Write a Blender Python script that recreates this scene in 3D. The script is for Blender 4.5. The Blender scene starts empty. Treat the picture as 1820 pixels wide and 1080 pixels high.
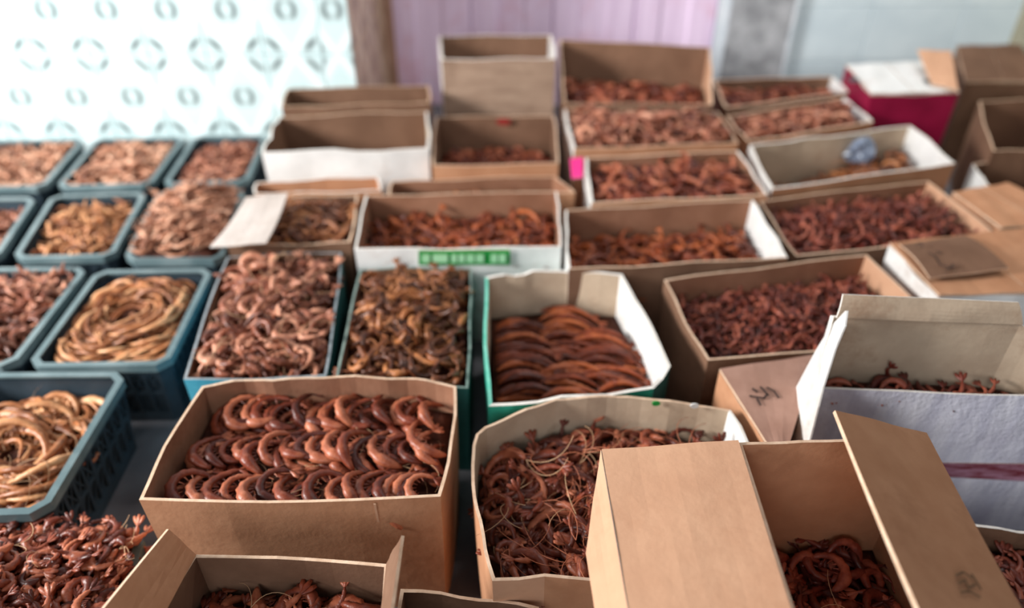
import bpy, math, random
import numpy as np
from mathutils import Vector, Matrix
R = random.Random(7)
NR = np.random.default_rng(7)
sc = bpy.context.scene
COL = sc.collection

# ------------------------------------------------------------------ camera, light, exposure
CZ = 1.70; PITCH = math.radians(35.6); F = 26 / 36 * 1820
cd = bpy.data.cameras.new('camera'); cam = bpy.data.objects.new('camera', cd); COL.objects.link(cam)
cam.location = (0, 0, CZ); cam.rotation_euler = (math.pi / 2 - PITCH, 0, 0)
cd.lens = 26; cd.sensor_width = 36; cd.clip_start = .05
cd.dof.use_dof = True; cd.dof.focus_distance = 1.5; cd.dof.aperture_fstop = .9
sc.camera = cam
sc.view_settings.view_transform = 'Standard'; sc.view_settings.look = 'None'
sc.view_settings.gamma = 1; sc.view_settings.use_curve_mapping = False
sc.view_settings.exposure = 0.0
wd = bpy.data.worlds.new('world'); sc.world = wd; wd.use_nodes = True
wd.node_tree.nodes['Background'].inputs[0].default_value = (.90, .95, 1, 1)
wd.node_tree.nodes['Background'].inputs[1].default_value = .22
def area(name, loc, aim, sx, sy, power, col):
    l = bpy.data.lights.new(name, 'AREA'); l.shape = 'RECTANGLE'; l.size = sx; l.size_y = sy; l.energy = power; l.color = col
    o = bpy.data.objects.new(name, l); COL.objects.link(o); o.location = loc
    o.rotation_euler = (Vector(aim) - Vector(loc)).to_track_quat('-Z', 'Y').to_euler(); return o
area('window_light', (-4.4, .7, 2.25), (0.6, 2.2, .3), 1.5, 1.2, 440, (1, .985, .96))
area('back_wall_fill_light', (1.3, 2.9, 3.3), (1.3, 4.6, 1.0), 1.2, .4, 58, (1, .98, .96))  # added fill with no real lamp behind it, lifts the back walls
area('doorway_light', (-1.0, -3.2, 3.0), (0.3, 3.0, .4), 2.0, 2.0, 75, (.97, .98, 1))

# ------------------------------------------------------------------ helpers
def W(px, py, z):
    a = (px - 910) / F; b = (540 - py) / F
    dy = math.cos(PITCH) + b * math.sin(PITCH); dz = -math.sin(PITCH) + b * math.cos(PITCH)
    t = (z - CZ) / dz
    return Vector((a * t, dy * t, z))
def WY(px, py, Y):
    a = (px - 910) / F; b = (540 - py) / F
    dy = math.cos(PITCH) + b * math.sin(PITCH); dz = -math.sin(PITCH) + b * math.cos(PITCH)
    t = Y / dy
    return Vector((a * t, Y, CZ + dz * t))
def pt(p, z):
    if p[0] == 'w': return Vector((p[1], p[2], p[3] if len(p) > 3 else z))
    return W(p[0], p[1], p[2] if len(p) > 2 else z)
def lin(c):
    return tuple(((v / 255) / 12.92 if v / 255 <= .04045 else ((v / 255 + .055) / 1.055) ** 2.4) for v in c) + (1,)
def mesh_obj(name, verts, faces, mats, parent=None, fm=None, smooth=False):
    me = bpy.data.meshes.new(name); me.from_pydata([tuple(v) for v in verts], [], faces)
    for m in (mats if isinstance(mats, (list, tuple)) else [mats]): me.materials.append(m)
    if fm is not None: me.polygons.foreach_set('material_index', fm)
    if smooth: me.polygons.foreach_set('use_smooth', [True] * len(me.polygons))
    me.update()
    o = bpy.data.objects.new(name, me); COL.objects.link(o)
    if parent: o.parent = parent
    return o
def tag(o, label=None, cat=None, group=None, kind=None):
    if label: o['label'] = label
    if cat: o['category'] = cat
    if group: o['group'] = group
    if kind: o['kind'] = kind
    return o
def empty(name, loc=(0, 0, 0)):
    o = bpy.data.objects.new(name, None); COL.objects.link(o); o.location = loc; o.empty_display_size = .05; return o
def rebase(root, loc):
    """put the Empty at the thing's base while its parts (built in world space) stay where they are"""
    root.location = loc; M = Matrix.Translation(Vector(loc)).inverted()
    for ch in root.children:
        if ch.type == 'MESH': ch.data.transform(M)
        for g in ch.children:
            if g.type == 'MESH' and not g.get('_done'): g.data.transform(M)

# ------------------------------------------------------------------ materials
MATS = {}
def base_mat(name, rough=.8, spec=.3):
    m = bpy.data.materials.new(name); m.use_nodes = True; nt = m.node_tree
    b = nt.nodes['Principled BSDF']; b.inputs['Roughness'].default_value = rough; b.inputs['Specular IOR Level'].default_value = spec
    return m, nt, b
def N(nt, t, **kw):
    n = nt.nodes.new(t)
    for k, v in kw.items():
        if k.startswith('i_'): n.inputs[int(k[2:]) if k[2:].isdigit() else k[2:].replace('_', ' ')].default_value = v
        else: setattr(n, k, v)
    return n
def mottled(name, c1, c2, scale=6, rough=.85, spec=.2, bump=.15, fine=90, streak=None, lo=.35, hi=.65, dirt=None):
    """two colours mottled over the surface, with fine relief; streak stretches the grain along z"""
    if name in MATS: return MATS[name]
    m, nt, b = base_mat(name, rough, spec); L = nt.links
    tc = N(nt, 'ShaderNodeTexCoord'); mp = N(nt, 'ShaderNodeMapping'); L.new(tc.outputs['Object'], mp.inputs[0])
    if streak: mp.inputs['Scale'].default_value = streak
    n1 = N(nt, 'ShaderNodeTexNoise', i_Scale=scale, i_Detail=4, i_Roughness=.6); L.new(mp.outputs[0], n1.inputs['Vector'])
    r = N(nt, 'ShaderNodeValToRGB'); L.new(n1.outputs[0], r.inputs[0])
    r.color_ramp.elements[0].position = lo; r.color_ramp.elements[1].position = hi
    r.color_ramp.elements[0].color = lin(c1); r.color_ramp.elements[1].color = lin(c2)
    out = r.outputs[0]
    if dirt:
        n3 = N(nt, 'ShaderNodeTexNoise', i_Scale=3.1, i_Detail=8, i_Roughness=.7); L.new(tc.outputs['Object'], n3.inputs['Vector'])
        r3 = N(nt, 'ShaderNodeValToRGB'); L.new(n3.outputs[0], r3.inputs[0])
        r3.color_ramp.elements[0].position = .5; r3.color_ramp.elements[1].position = .72
        mx = N(nt, 'ShaderNodeMix', data_type='RGBA'); L.new(r3.outputs[0], mx.inputs[0]); L.new(out, mx.inputs[6]); mx.inputs[7].default_value = lin(dirt)
        out = mx.outputs[2]
    L.new(out, b.inputs['Base Color'])
    n2 = N(nt, 'ShaderNodeTexNoise', i_Scale=fine, i_Detail=3); L.new(tc.outputs['Object'], n2.inputs['Vector'])
    n4 = N(nt, 'ShaderNodeTexNoise', i_Scale=9, i_Detail=2); L.new(tc.outputs['Object'], n4.inputs['Vector'])
    ad = N(nt, 'ShaderNodeMath', operation='MULTIPLY_ADD'); L.new(n4.outputs[0], ad.inputs[0]); ad.inputs[1].default_value = 4; L.new(n2.outputs[0], ad.inputs[2])
    bp = N(nt, 'ShaderNodeBump', i_Strength=bump, i_Distance=.004); L.new(ad.outputs[0], bp.inputs['Height']); L.new(bp.outputs[0], b.inputs['Normal'])
    MATS[name] = m; return m
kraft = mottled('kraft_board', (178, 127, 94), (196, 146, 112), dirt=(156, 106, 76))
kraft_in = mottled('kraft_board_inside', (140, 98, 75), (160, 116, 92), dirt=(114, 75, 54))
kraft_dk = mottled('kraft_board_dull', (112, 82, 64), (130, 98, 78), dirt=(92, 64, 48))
kraft_lt = mottled('kraft_board_pale', (196, 150, 120), (208, 163, 132), dirt=(188, 140, 110))
greyb = mottled('greyed_board', (180, 158, 136), (204, 184, 160), dirt=(146, 112, 88))
white = mottled('white_print_board', (222, 222, 220), (240, 240, 238), dirt=(190, 176, 166), rough=.5, spec=.4)
silver = mottled('white_gloss_board', (206, 206, 222), (236, 236, 246), scale=5, streak=(4, 1, .6), rough=.35, spec=.5, bump=.5, dirt=(186, 182, 200))  # upright glare streaks and lavender skylight are put into the colour
edge_m = mottled('cut_board_edge', (206, 172, 144), (226, 196, 170), scale=40)
edge_w = mottled('cut_white_edge', (228, 220, 210), (244, 240, 234), scale=40)
blue = mottled('blue_print_board', (64, 150, 178), (84, 172, 198), rough=.5, dirt=(60, 110, 130))
teal = mottled('teal_print_board', (34, 140, 118), (60, 178, 152), rough=.5, dirt=(30, 84, 78))
mint = mottled('mint_edge', (90, 190, 165), (130, 205, 185), scale=30)
dteal = mottled('dark_teal_board', (34, 78, 76), (46, 96, 92), rough=.6)
maroon = mottled('maroon_print_board', (128, 16, 52), (150, 24, 64), rough=.5, dirt=(104, 20, 44))
plastic = mottled('grey_green_plastic', (84, 104, 108), (104, 124, 128), rough=.38, spec=.5, dirt=(128, 142, 144), bump=.05)  # crate rim: wear and reflected sky are both in this lighter colour
plastic_d = mottled('dark_plastic', (36, 48, 56), (50, 64, 74), rough=.5, spec=.4, bump=.05)
ink = mottled('marker_ink', (40, 30, 30), (60, 46, 44), rough=.6)
kraft_pr = mottled('faded_print_ink', (92, 72, 54), (116, 92, 70))
pink = mottled('pink_sticker', (232, 40, 130), (244, 60, 146), rough=.5)
green = mottled('green_sticker', (36, 140, 62), (50, 158, 76), rough=.4)
green_lt = mottled('pale_green_print', (150, 210, 160), (170, 222, 178), rough=.4)
redm = mottled('red_print', (130, 36, 34), (150, 50, 44), rough=.6)
bag = mottled('grey_blue_plastic_bag', (92, 104, 124), (150, 162, 184), scale=30, rough=.3, spec=.6, bump=.6)
whisk = mottled('whisker', (178, 134, 100), (206, 168, 130), rough=.4)
smear = mottled('red_fish_print', (120, 50, 60), (176, 130, 150), scale=12, streak=(1, 1, 4), rough=.4)

def shrimp_mat(name, dark, mid, light, obj_random):
    m, nt, b = base_mat(name, .42, .45); L = nt.links
    tc = N(nt, 'ShaderNodeTexCoord')
    if obj_random: src = N(nt, 'ShaderNodeObjectInfo').outputs['Random']
    else: src = N(nt, 'ShaderNodeAttribute', attribute_name='tint').outputs['Fac']
    n = N(nt, 'ShaderNodeTexNoise', i_Scale=34, i_Detail=4, i_Roughness=.65)
    L.new(tc.outputs['Object'], n.inputs['Vector'])
    a = N(nt, 'ShaderNodeMath', operation='MULTIPLY_ADD'); L.new(n.outputs[0], a.inputs[0]); a.inputs[1].default_value = .9
    s = N(nt, 'ShaderNodeMath', operation='MULTIPLY_ADD'); L.new(src, s.inputs[0]); s.inputs[1].default_value = .75; s.inputs[2].default_value = -.33
    L.new(s.outputs[0], a.inputs[2])
    r = N(nt, 'ShaderNodeValToRGB'); L.new(a.outputs[0], r.inputs[0]); e = r.color_ramp.elements
    e[0].position = .12; e[0].color = lin(dark); e[1].position = .92; e[1].color = lin(light)
    x = e.new(.5); x.color = lin(mid)
    L.new(r.outputs[0], b.inputs['Base Color'])
    n2 = N(nt, 'ShaderNodeTexNoise', i_Scale=160, i_Detail=3); L.new(tc.outputs['Object'], n2.inputs['Vector'])
    bp = N(nt, 'ShaderNodeBump', i_Strength=.35, i_Distance=.003); L.new(n2.outputs[0], bp.inputs['Height']); L.new(bp.outputs[0], b.inputs['Normal'])
    return m
SCH = {
 'red':    ((72, 25, 14), (124, 54, 32), (186, 110, 78)),
 'brown':  ((66, 31, 16), (120, 66, 36), (186, 120, 72)),
 'rust':   ((78, 28, 12), (130, 56, 26), (180, 96, 50)),
 'gold':   ((116, 62, 30), (176, 112, 68), (224, 168, 120)),
 'pale':   ((120, 70, 48), (182, 124, 94), (228, 178, 148)),
 'pink':   ((80, 36, 22), (146, 82, 58), (216, 154, 124)),
 'wine':   ((66, 23, 18), (116, 50, 38), (180, 100, 76)),
}
SM = {k: (shrimp_mat('dried_shrimp_' + k, *v, False), shrimp_mat('single_shrimp_' + k, *v, True)) for k, v in SCH.items()}
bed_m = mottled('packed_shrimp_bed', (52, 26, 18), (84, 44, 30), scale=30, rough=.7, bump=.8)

# ------------------------------------------------------------------ shrimp shapes (numpy)
def shrimp_proto(length, thick, curl, rings=17, sides=7, wob=0.0, seed=0, fan=True):
    """body lying on its side, the curve in the XY plane; returns verts, faces. s=0 head, s=1 tail"""
    r = random.Random(seed); V = []; Fc = []
    cen = []; ang = math.pi / 2 + curl / 2 * .9; x = y = z = 0.0
    n = rings
    for i in range(n):
        s = i / (n - 1)
        k = .55 + .9 * math.sin(min(1, s * 1.15) * math.pi) ** .8      # bends most through the abdomen
        cen.append((x, y, z, ang))
        d = length / (n - 1); x += math.cos(ang) * d; y += math.sin(ang) * d
        z += wob * d * math.sin(s * 5 + seed)
        ang -= curl / (n - 1) * k
    for i, (cx, cy, cz, a) in enumerate(cen):
        s = i / (n - 1)
        if s < .07: rad = .22 + s / .07 * .3
        elif s < .28: rad = .55 + (s - .07) / .21 * .45
        else: rad = 1.0 - (s - .28) / .72 * .62
        if s >= .3 and i % 2: rad *= .80
        rad *= thick / 2
        if i == n - 1: rad *= .5
        nx, ny = -math.sin(a), math.cos(a)
        for j in range(sides):
            t = 2 * math.pi * j / sides
            u = math.cos(t) * rad * 1.12; v = math.sin(t) * rad * .86
            if math.cos(t) < -.5: u *= .82
            V.append((cx + nx * u, cy + ny * u, cz + v))
    for i in range(n - 1):
        for j in range(sides):
            a = i * sides + j; b = i * sides + (j + 1) % sides
            Fc.append((a, b, b + sides, a + sides))
    Fc.append(tuple(range(sides - 1, -1, -1))); 
    def fan_geo(V, Fc):
        cx, cy, cz, a = cen[-1]; L = thick * 1.05
        for da in (-.55, 0, .55):
            b0 = len(V); aa = a + da; nx, ny = -math.sin(aa), math.cos(aa); w = thick * .2
            ux, uy = math.cos(aa), math.sin(aa)
            for (q, ww) in ((0, .45), (.6, 1), (1, .5)):
                for sgn in (-1, 1):
                    V.append((cx + ux * L * q + nx * w * ww * sgn, cy + uy * L * q + ny * w * ww * sgn, cz + thick * .05 * abs(da) + .001))
                    V.append((cx + ux * L * q + nx * w * ww * sgn, cy + uy * L * q + ny * w * ww * sgn, cz + thick * .05 * abs(da) - .0015))
            for q in (0, 4):
                Fc += [(b0 + q, b0 + q + 2, b0 + q + 6, b0 + q + 4), (b0 + q + 1, b0 + q + 5, b0 + q + 7, b0 + q + 3),
                       (b0 + q, b0 + q + 4, b0 + q + 5, b0 + q + 1), (b0 + q + 2, b0 + q + 3, b0 + q + 7, b0 + q + 6)]
            Fc.append((b0 + 8, b0 + 10, b0 + 11, b0 + 9))
    fv, ff = [], []; fan_geo(fv, ff)
    # legs: a short comb along the inner side
    lv, lf = [], []
    for i in range(4, n - 3, 2):
        cx, cy, cz, a = cen[i]; nx, ny = math.sin(a), -math.cos(a)
        rad = thick * .42; b0 = len(lv); tx, ty = math.cos(a) * .0016, math.sin(a) * .0016
        p0 = (cx + nx * rad * .7, cy + ny * rad * .7); p1 = (cx + nx * rad * 1.7 + tx * 3, cy + ny * rad * 1.7 + ty * 3)
        for p, w in ((p0, 1.4), (p1, .6)):
            lv += [(p[0] - tx * w, p[1] - ty * w, cz + .0012), (p[0] + tx * w, p[1] + ty * w, cz + .0012), (p[0], p[1], cz - .0015)]
        lf += [(b0, b0 + 1, b0 + 4, b0 + 3), (b0 + 1, b0 + 2, b0 + 5, b0 + 4), (b0 + 2, b0, b0 + 3, b0 + 5)]
    A = np.array(V); c = A.mean(0) * np.array([1, 1, 0])
    av, af = [], []
    # antennae: thin whiskers sweeping from the head
    hx, hy, hz, ha = cen[0]
    for w in (0, 1):
        px_, py_, pz_ = hx, hy, hz + thick * .1; aa = ha + math.pi + (w - .5) * .8; bend = r.choice((-1, 1)) * r.uniform(.15, .32)
        b0 = len(av); m = 9; Lw = length * r.uniform(.7, 1.1)
        for i in range(m):
            rr = .0009 * (1 - i / m * .5)
            nx, ny = -math.sin(aa), math.cos(aa)
            av += [(px_ + nx * rr, py_ + ny * rr, pz_), (px_ - nx * rr, py_ - ny * rr, pz_), (px_, py_, pz_ + rr * 1.6)]
            px_ += math.cos(aa) * Lw / m; py_ += math.sin(aa) * Lw / m; pz_ += .0035 * math.cos(i * .5); aa += bend
        for i in range(m - 1):
            for j in range(3):
                a = b0 + i * 3 + j; b = b0 + i * 3 + (j + 1) % 3
                af.append((a, b, b + 3, a + 3))
    sh = lambda q: (np.array(q) - c) if len(q) else np.zeros((0, 3))
    return dict(v=sh(V), f=Fc, fan=(sh(fv), ff), leg=(sh(lv), lf), ant=(sh(av), af))
def joined(p, parts=('fan',)):
    v = [p['v']]; f = list(p['f']); k = len(p['v'])
    for q in parts:
        v.append(p[q][0]); f += [tuple(i + k for i in t) for t in p[q][1]]; k += len(p[q][0])
    return np.vstack(v), f
def rotm(yaw, tilt, taxis, roll=0):
    return np.array(Matrix.Rotation(tilt, 3, Vector((math.cos(taxis), math.sin(taxis), 0))) @ Matrix.Rotation(yaw, 3, 'Z') @ Matrix.Rotation(roll, 3, 'Y'))

def inside(poly, x, y):
    c = False; n = len(poly)
    for i in range(n):
        a, b = poly[i], poly[(i + 1) % n]
        if (a[1] > y) != (b[1] > y) and x < (b[0] - a[0]) * (y - a[1]) / (b[1] - a[1]) + a[0]: c = not c
    return c
def edge_dist(poly, x, y):
    d = 9
    for i in range(len(poly)):
        a, b = poly[i], poly[(i + 1) % len(poly)]
        vx, vy = b[0] - a[0], b[1] - a[1]; t = max(0, min(1, ((x - a[0]) * vx + (y - a[1]) * vy) / (vx * vx + vy * vy + 1e-12)))
        d = min(d, math.hypot(x - a[0] - vx * t, y - a[1] - vy * t))
    return d

SINGLE_PROTO = {}
def heap(name, label, poly, z, scheme='brown', L=.11, th=.024, curl=2.6, mode='random', bump=.0, n=None, tilt=.35,
         single=0, single_label=None, group=None, lod=1, over=0.0, whiskers=.0, slope=(0, 0), dens=1.0, zbox=0.0, lump=.012, single_zone=None):
    """poly: inner outline of the box (world XY). Bed surface + layers of shrimps; 'single' of the top ones become objects of their own"""
    cx = sum(p[0] for p in poly) / len(poly); cy = sum(p[1] for p in poly) / len(poly)
    ph = [R.uniform(0, 6) for _ in range(4)]
    inr = max(edge_dist(poly, cx, cy), .05)
    def H(x, y):
        d = min(1, edge_dist(poly, x, y) / inr) if inside(poly, x, y) else 0
        return z + bump * (1 - (1 - d) ** 2) + lump * (math.sin(x * 17 + ph[0]) * math.sin(y * 15 + ph[1]) + .6 * math.sin(x * 33 + ph[2]) * math.sin(y * 29 + ph[3])) * min(1, d * 3) + slope[0] * (x - cx) + slope[1] * (y - cy)
    # bed
    V = []; Fc = []; K = 48; RG = 10
    P = []
    m = len(poly); per = K // m
    for i in range(m):
        a, b = poly[i], poly[(i + 1) % m]
        for j in range(per): P.append((a[0] + (b[0] - a[0]) * j / per, a[1] + (b[1] - a[1]) * j / per))
    K = len(P)
    V.append((cx, cy, H(cx, cy) - th * 1.1))
    for g in range(1, RG + 1):
        q = g / RG
        for (x, y) in P:
            X, Y = cx + (x - cx) * q * .995, cy + (y - cy) * q * .995; V.append((X, Y, H(X, Y) - th * 1.1))
    for j in range(K): Fc.append((0, 1 + j, 1 + (j + 1) % K))
    for g in range(RG - 1):
        for j in range(K):
            a = 1 + g * K + j; b = 1 + g * K + (j + 1) % K; Fc.append((a, a + K, b + K, b))
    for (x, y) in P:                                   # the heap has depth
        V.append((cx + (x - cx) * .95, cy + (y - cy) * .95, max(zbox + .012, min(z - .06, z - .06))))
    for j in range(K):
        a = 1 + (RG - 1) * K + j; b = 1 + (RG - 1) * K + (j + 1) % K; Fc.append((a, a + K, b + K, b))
    nbed = len(Fc)
    # instances
    xs = [p[0] for p in poly]; ys = [p[1] for p in poly]
    areaP = abs(sum(poly[i][0] * poly[(i + 1) % m][1] - poly[(i + 1) % m][0] * poly[i][1] for i in range(m))) / 2
    chord = L * (math.sin(curl / 2) / (curl / 2)) if curl > .1 else L
    items = []                                          # (x, y, z, yaw, tilt, taxis, roll, scale)
    if n is None: n = int(areaP / (chord * th) * 1.15 * dens)
    marg = th * .6 - over
    def ok(x, y, mg): 
        return inside(poly, x, y) and edge_dist(poly, x, y) > mg or (mg < 0 and edge_dist(poly, x, y) < -mg)
    def spots(count, mg):
        out = []; g = math.sqrt(areaP / count)
        y = min(ys) - over; row = 0
        while y < max(ys) + over:
            x = min(xs) - over + (row % 2) * g / 2
            while x < max(xs) + over:
                X = x + R.uniform(-.35, .35) * g; Y = y + R.uniform(-.35, .35) * g
                if ok(X, Y, mg): out.append((X, Y))
                x += g
            y += g; row += 1
        R.shuffle(out); return out
    if mode == 'rows':       # crescents packed side by side, standing in rows across the box, opening to the right
        by = min(ys); ty = max(ys); step = chord * .92; nr = max(1, round((ty - by - .02) / step)); 
        for lay in (0, 1):
            for ri in range(nr):
                Y = by + (ty - by) * (ri + .5) / nr
                x = min(xs) + .03 + lay * .02
                while x < max(xs) - .02:
                    XX = x; YY = Y + R.uniform(-.012, .012) + (lay - .5) * .01
                    if inside(poly, XX, YY) and edge_dist(poly, XX, YY) > .012:
                        items.append((XX, YY, H(XX, YY) - (1 - lay) * th * .7 + R.uniform(-.003, .004), .3 + R.gauss(0, .22), R.uniform(.1, .45), math.pi / 2 + R.gauss(0, .3), 0, R.uniform(.82, 1.12)))
                    x += th * R.uniform(1.0, 1.6)
    elif mode == 'layers':   # long ones lying across the box, packed like shingles in columns
        x0, x1 = min(xs), max(xs); cols = max(1, round((x1 - x0) / (chord * .95)))
        for c in range(cols):
            y = min(ys) + .01
            while y < max(ys) - .01:
                X = x0 + (x1 - x0) * (c + .5) / cols + R.uniform(-.015, .015)
                if inside(poly, X, y) and edge_dist(poly, X, y) > .02:
                    items.append((X, y, H(X, y) + R.uniform(-.004, .005), -math.pi / 2 + R.gauss(0, .09), R.uniform(.15, .5), 0, 0, R.uniform(.9, 1.15)))
                y += th * R.uniform(.62, .85)
    else:
        lays = ((0, -th * .8), (1, 0), (2, th * .35)) if mode == 'random' else ((0, -th * .6), (1, 0))
        for li, dz in lays:
            cnt = n if li < 2 else max(4, n // 3)
            for (X, Y) in spots(cnt, marg if li == 0 else marg * 1.0):
                if mode == 'swirl':
                    ang = math.atan2((Y - cy) * 1.0, (X - cx) * .8); yaw = ang + math.pi + R.gauss(0, .28)
                elif mode == 'across': yaw = R.choice((math.pi / 2, -math.pi / 2)) + R.gauss(0, .45)
                elif mode == 'slant': yaw = -.75 + R.gauss(0, .5)
                else: yaw = R.uniform(0, 6.283)
                items.append((X, Y, H(X, Y) + dz + R.uniform(-.002, .004), yaw, abs(R.gauss(0, tilt)), R.uniform(0, 6.28), R.gauss(0, .35) + (0 if mode == 'swirl' else R.choice((0, math.pi))), R.uniform(.75, 1.2)))
    rings, sides = {2: (19, 7), 1: (13, 6), 0: (9, 5)}[lod]
    NP = 6; protos = [shrimp_proto(L, th, curl * R.uniform(.75, 1.2), rings, sides, .25, seed=k) for k in range(NP)]
    P3 = [p['v'] for p in protos]; rr_ = max(1, len(P3[0]) // 24)
    def fits(v, X, Y, M, s):
        w = (v * s) @ M.T
        return all((inside(poly, X + q[0], Y + q[1]) or edge_dist(poly, X + q[0], Y + q[1]) < over + .005) for q in w)
    kept = []
    for t in items:
        X, Y, Z, yaw, tl, ta, ro, s = t; M = rotm(yaw, tl, ta, ro)
        for k in range(12):
            if fits(P3[0][::rr_], X, Y, M, s * 1.12): kept.append((X, Y, H(X, Y) + (Z - H(t[0], t[1])), yaw, tl, ta, ro, s)); break
            X += (cx - X) * .05; Y += (cy - Y) * .05
    items = kept
    singles = []
    if single:
        top = sorted(items, key=lambda t: -(t[2] - H(t[0], t[1])) + (0 if t[1] > 0.35 else 9))
        top = [t for t in top if (single_zone is None or single_zone(t[0], t[1]))]
        singles = top[:single]; ids = set(id(t) for t in singles); items = [t for t in items if id(t) not in ids]
    VV = [np.array(V)]; off = len(V); FF = list(Fc); tint = [np.zeros(len(V))]
    js = [joined(p, ('fan',) if lod else ()) for p in protos]
    for (X, Y, Z, yaw, tl, ta, ro, s) in items:
        v, f = js[R.randrange(NP)]
        M = rotm(yaw, tl, ta, ro)
        w = (v * s) @ M.T + np.array([X, Y, Z]); VV.append(w); FF += [tuple(i + off for i in t) for t in f]; off += len(v)
        tint.append(np.full(len(v), R.random()))
    if whiskers:
        for k in range(int(len(items) * whiskers)):
            X, Y, Z, yaw, tl, ta, ro, s = R.choice(items); v, f = protos[k % NP]['ant']
            if not fits(v[::6], X, Y, rotm(yaw, 0, 0), 1.1): continue
            w = (v * 1.1) @ rotm(yaw, R.uniform(0, .5), ta).T + np.array([X, Y, Z + th * .7]); VV.append(w); FF += [tuple(i + off for i in t) for t in f]; off += len(v); tint.append(np.full(len(v), 1.25))
    A = np.vstack(VV)
    o = mesh_obj(name, A, FF, [SM[scheme][0], bed_m], fm=[1] * nbed + [0] * (len(FF) - nbed), smooth=True)
    at = o.data.attributes.new('tint', 'FLOAT', 'POINT'); at.data.foreach_set('value', np.concatenate(tint).astype(np.float32))
    loc = Vector((cx, cy, zbox + .01)); o.data.transform(Matrix.Translation(-loc)); o.location = loc
    tag(o, label, 'shrimp heap', kind='stuff')
    if singles:
        key = (round(L, 3), round(th, 3), scheme)
        if key not in SINGLE_PROTO:
            pr = []
            for k in range(5):
                p = shrimp_proto(L, th, curl * (.8 + .1 * k), 19, 8, .25, seed=20 + k)
                def md(nm, v, f, mt):
                    me = bpy.data.meshes.new(nm); me.from_pydata([tuple(q) for q in v], [], f); me.materials.append(mt); me.polygons.foreach_set('use_smooth', [True] * len(me.polygons)); me.update(); return me
                pr.append((md('dried_shrimp', p['v'], p['f'], SM[scheme][1]), md('tail_fan', *p['fan'], SM[scheme][1]), md('legs', *p['leg'], SM[scheme][1]), md('antennae', *p['ant'], whisk)))
            SINGLE_PROTO[key] = pr
        ORD = 'nearest second third fourth fifth sixth seventh eighth ninth tenth eleventh twelfth thirteenth'.split()
        nrow = max(2, round(math.sqrt(len(singles) * (max(ys) - min(ys)) / (max(xs) - min(xs))))); per_ = math.ceil(len(singles) / nrow); WH_ = {}
        byy = sorted(singles, key=lambda t: t[1])
        for a_ in range(nrow):
            for b_, t in enumerate(sorted(byy[a_ * per_:(a_ + 1) * per_], key=lambda t: t[0])):
                WH_[id(t)] = (ORD[a_] + ' row' if a_ == 0 else ORD[a_] + ' nearest row') + ', ' + ('leftmost' if b_ == 0 else ORD[b_] + ' from left')
        for t in singles:
            X, Y, Z, yaw, tl, ta, ro, s = t; me = R.choice(SINGLE_PROTO[key])
            so = bpy.data.objects.new('dried_shrimp', me[0]); COL.objects.link(so)
            M3 = Matrix(rotm(yaw, tl, ta, ro).tolist())
            so.matrix_world = Matrix.Translation((X, Y, Z + th * .12)) @ M3.to_4x4() @ Matrix.Scale(s, 4)
            tag(so, single_label + ', ' + WH_[id(t)], 'shrimp', group)
            ch = [('tail_fan', me[1]), ('legs', me[2])] + ([('antennae', me[3])] if R.random() < .45 and fits(np.array([q.co[:] for q in me[3].vertices])[::6], X, Y, rotm(yaw, tl, ta, ro), s) else [])
            for nm, d in ch:
                c = bpy.data.objects.new(nm, d); COL.objects.link(c); c.parent = so
    return o

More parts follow.
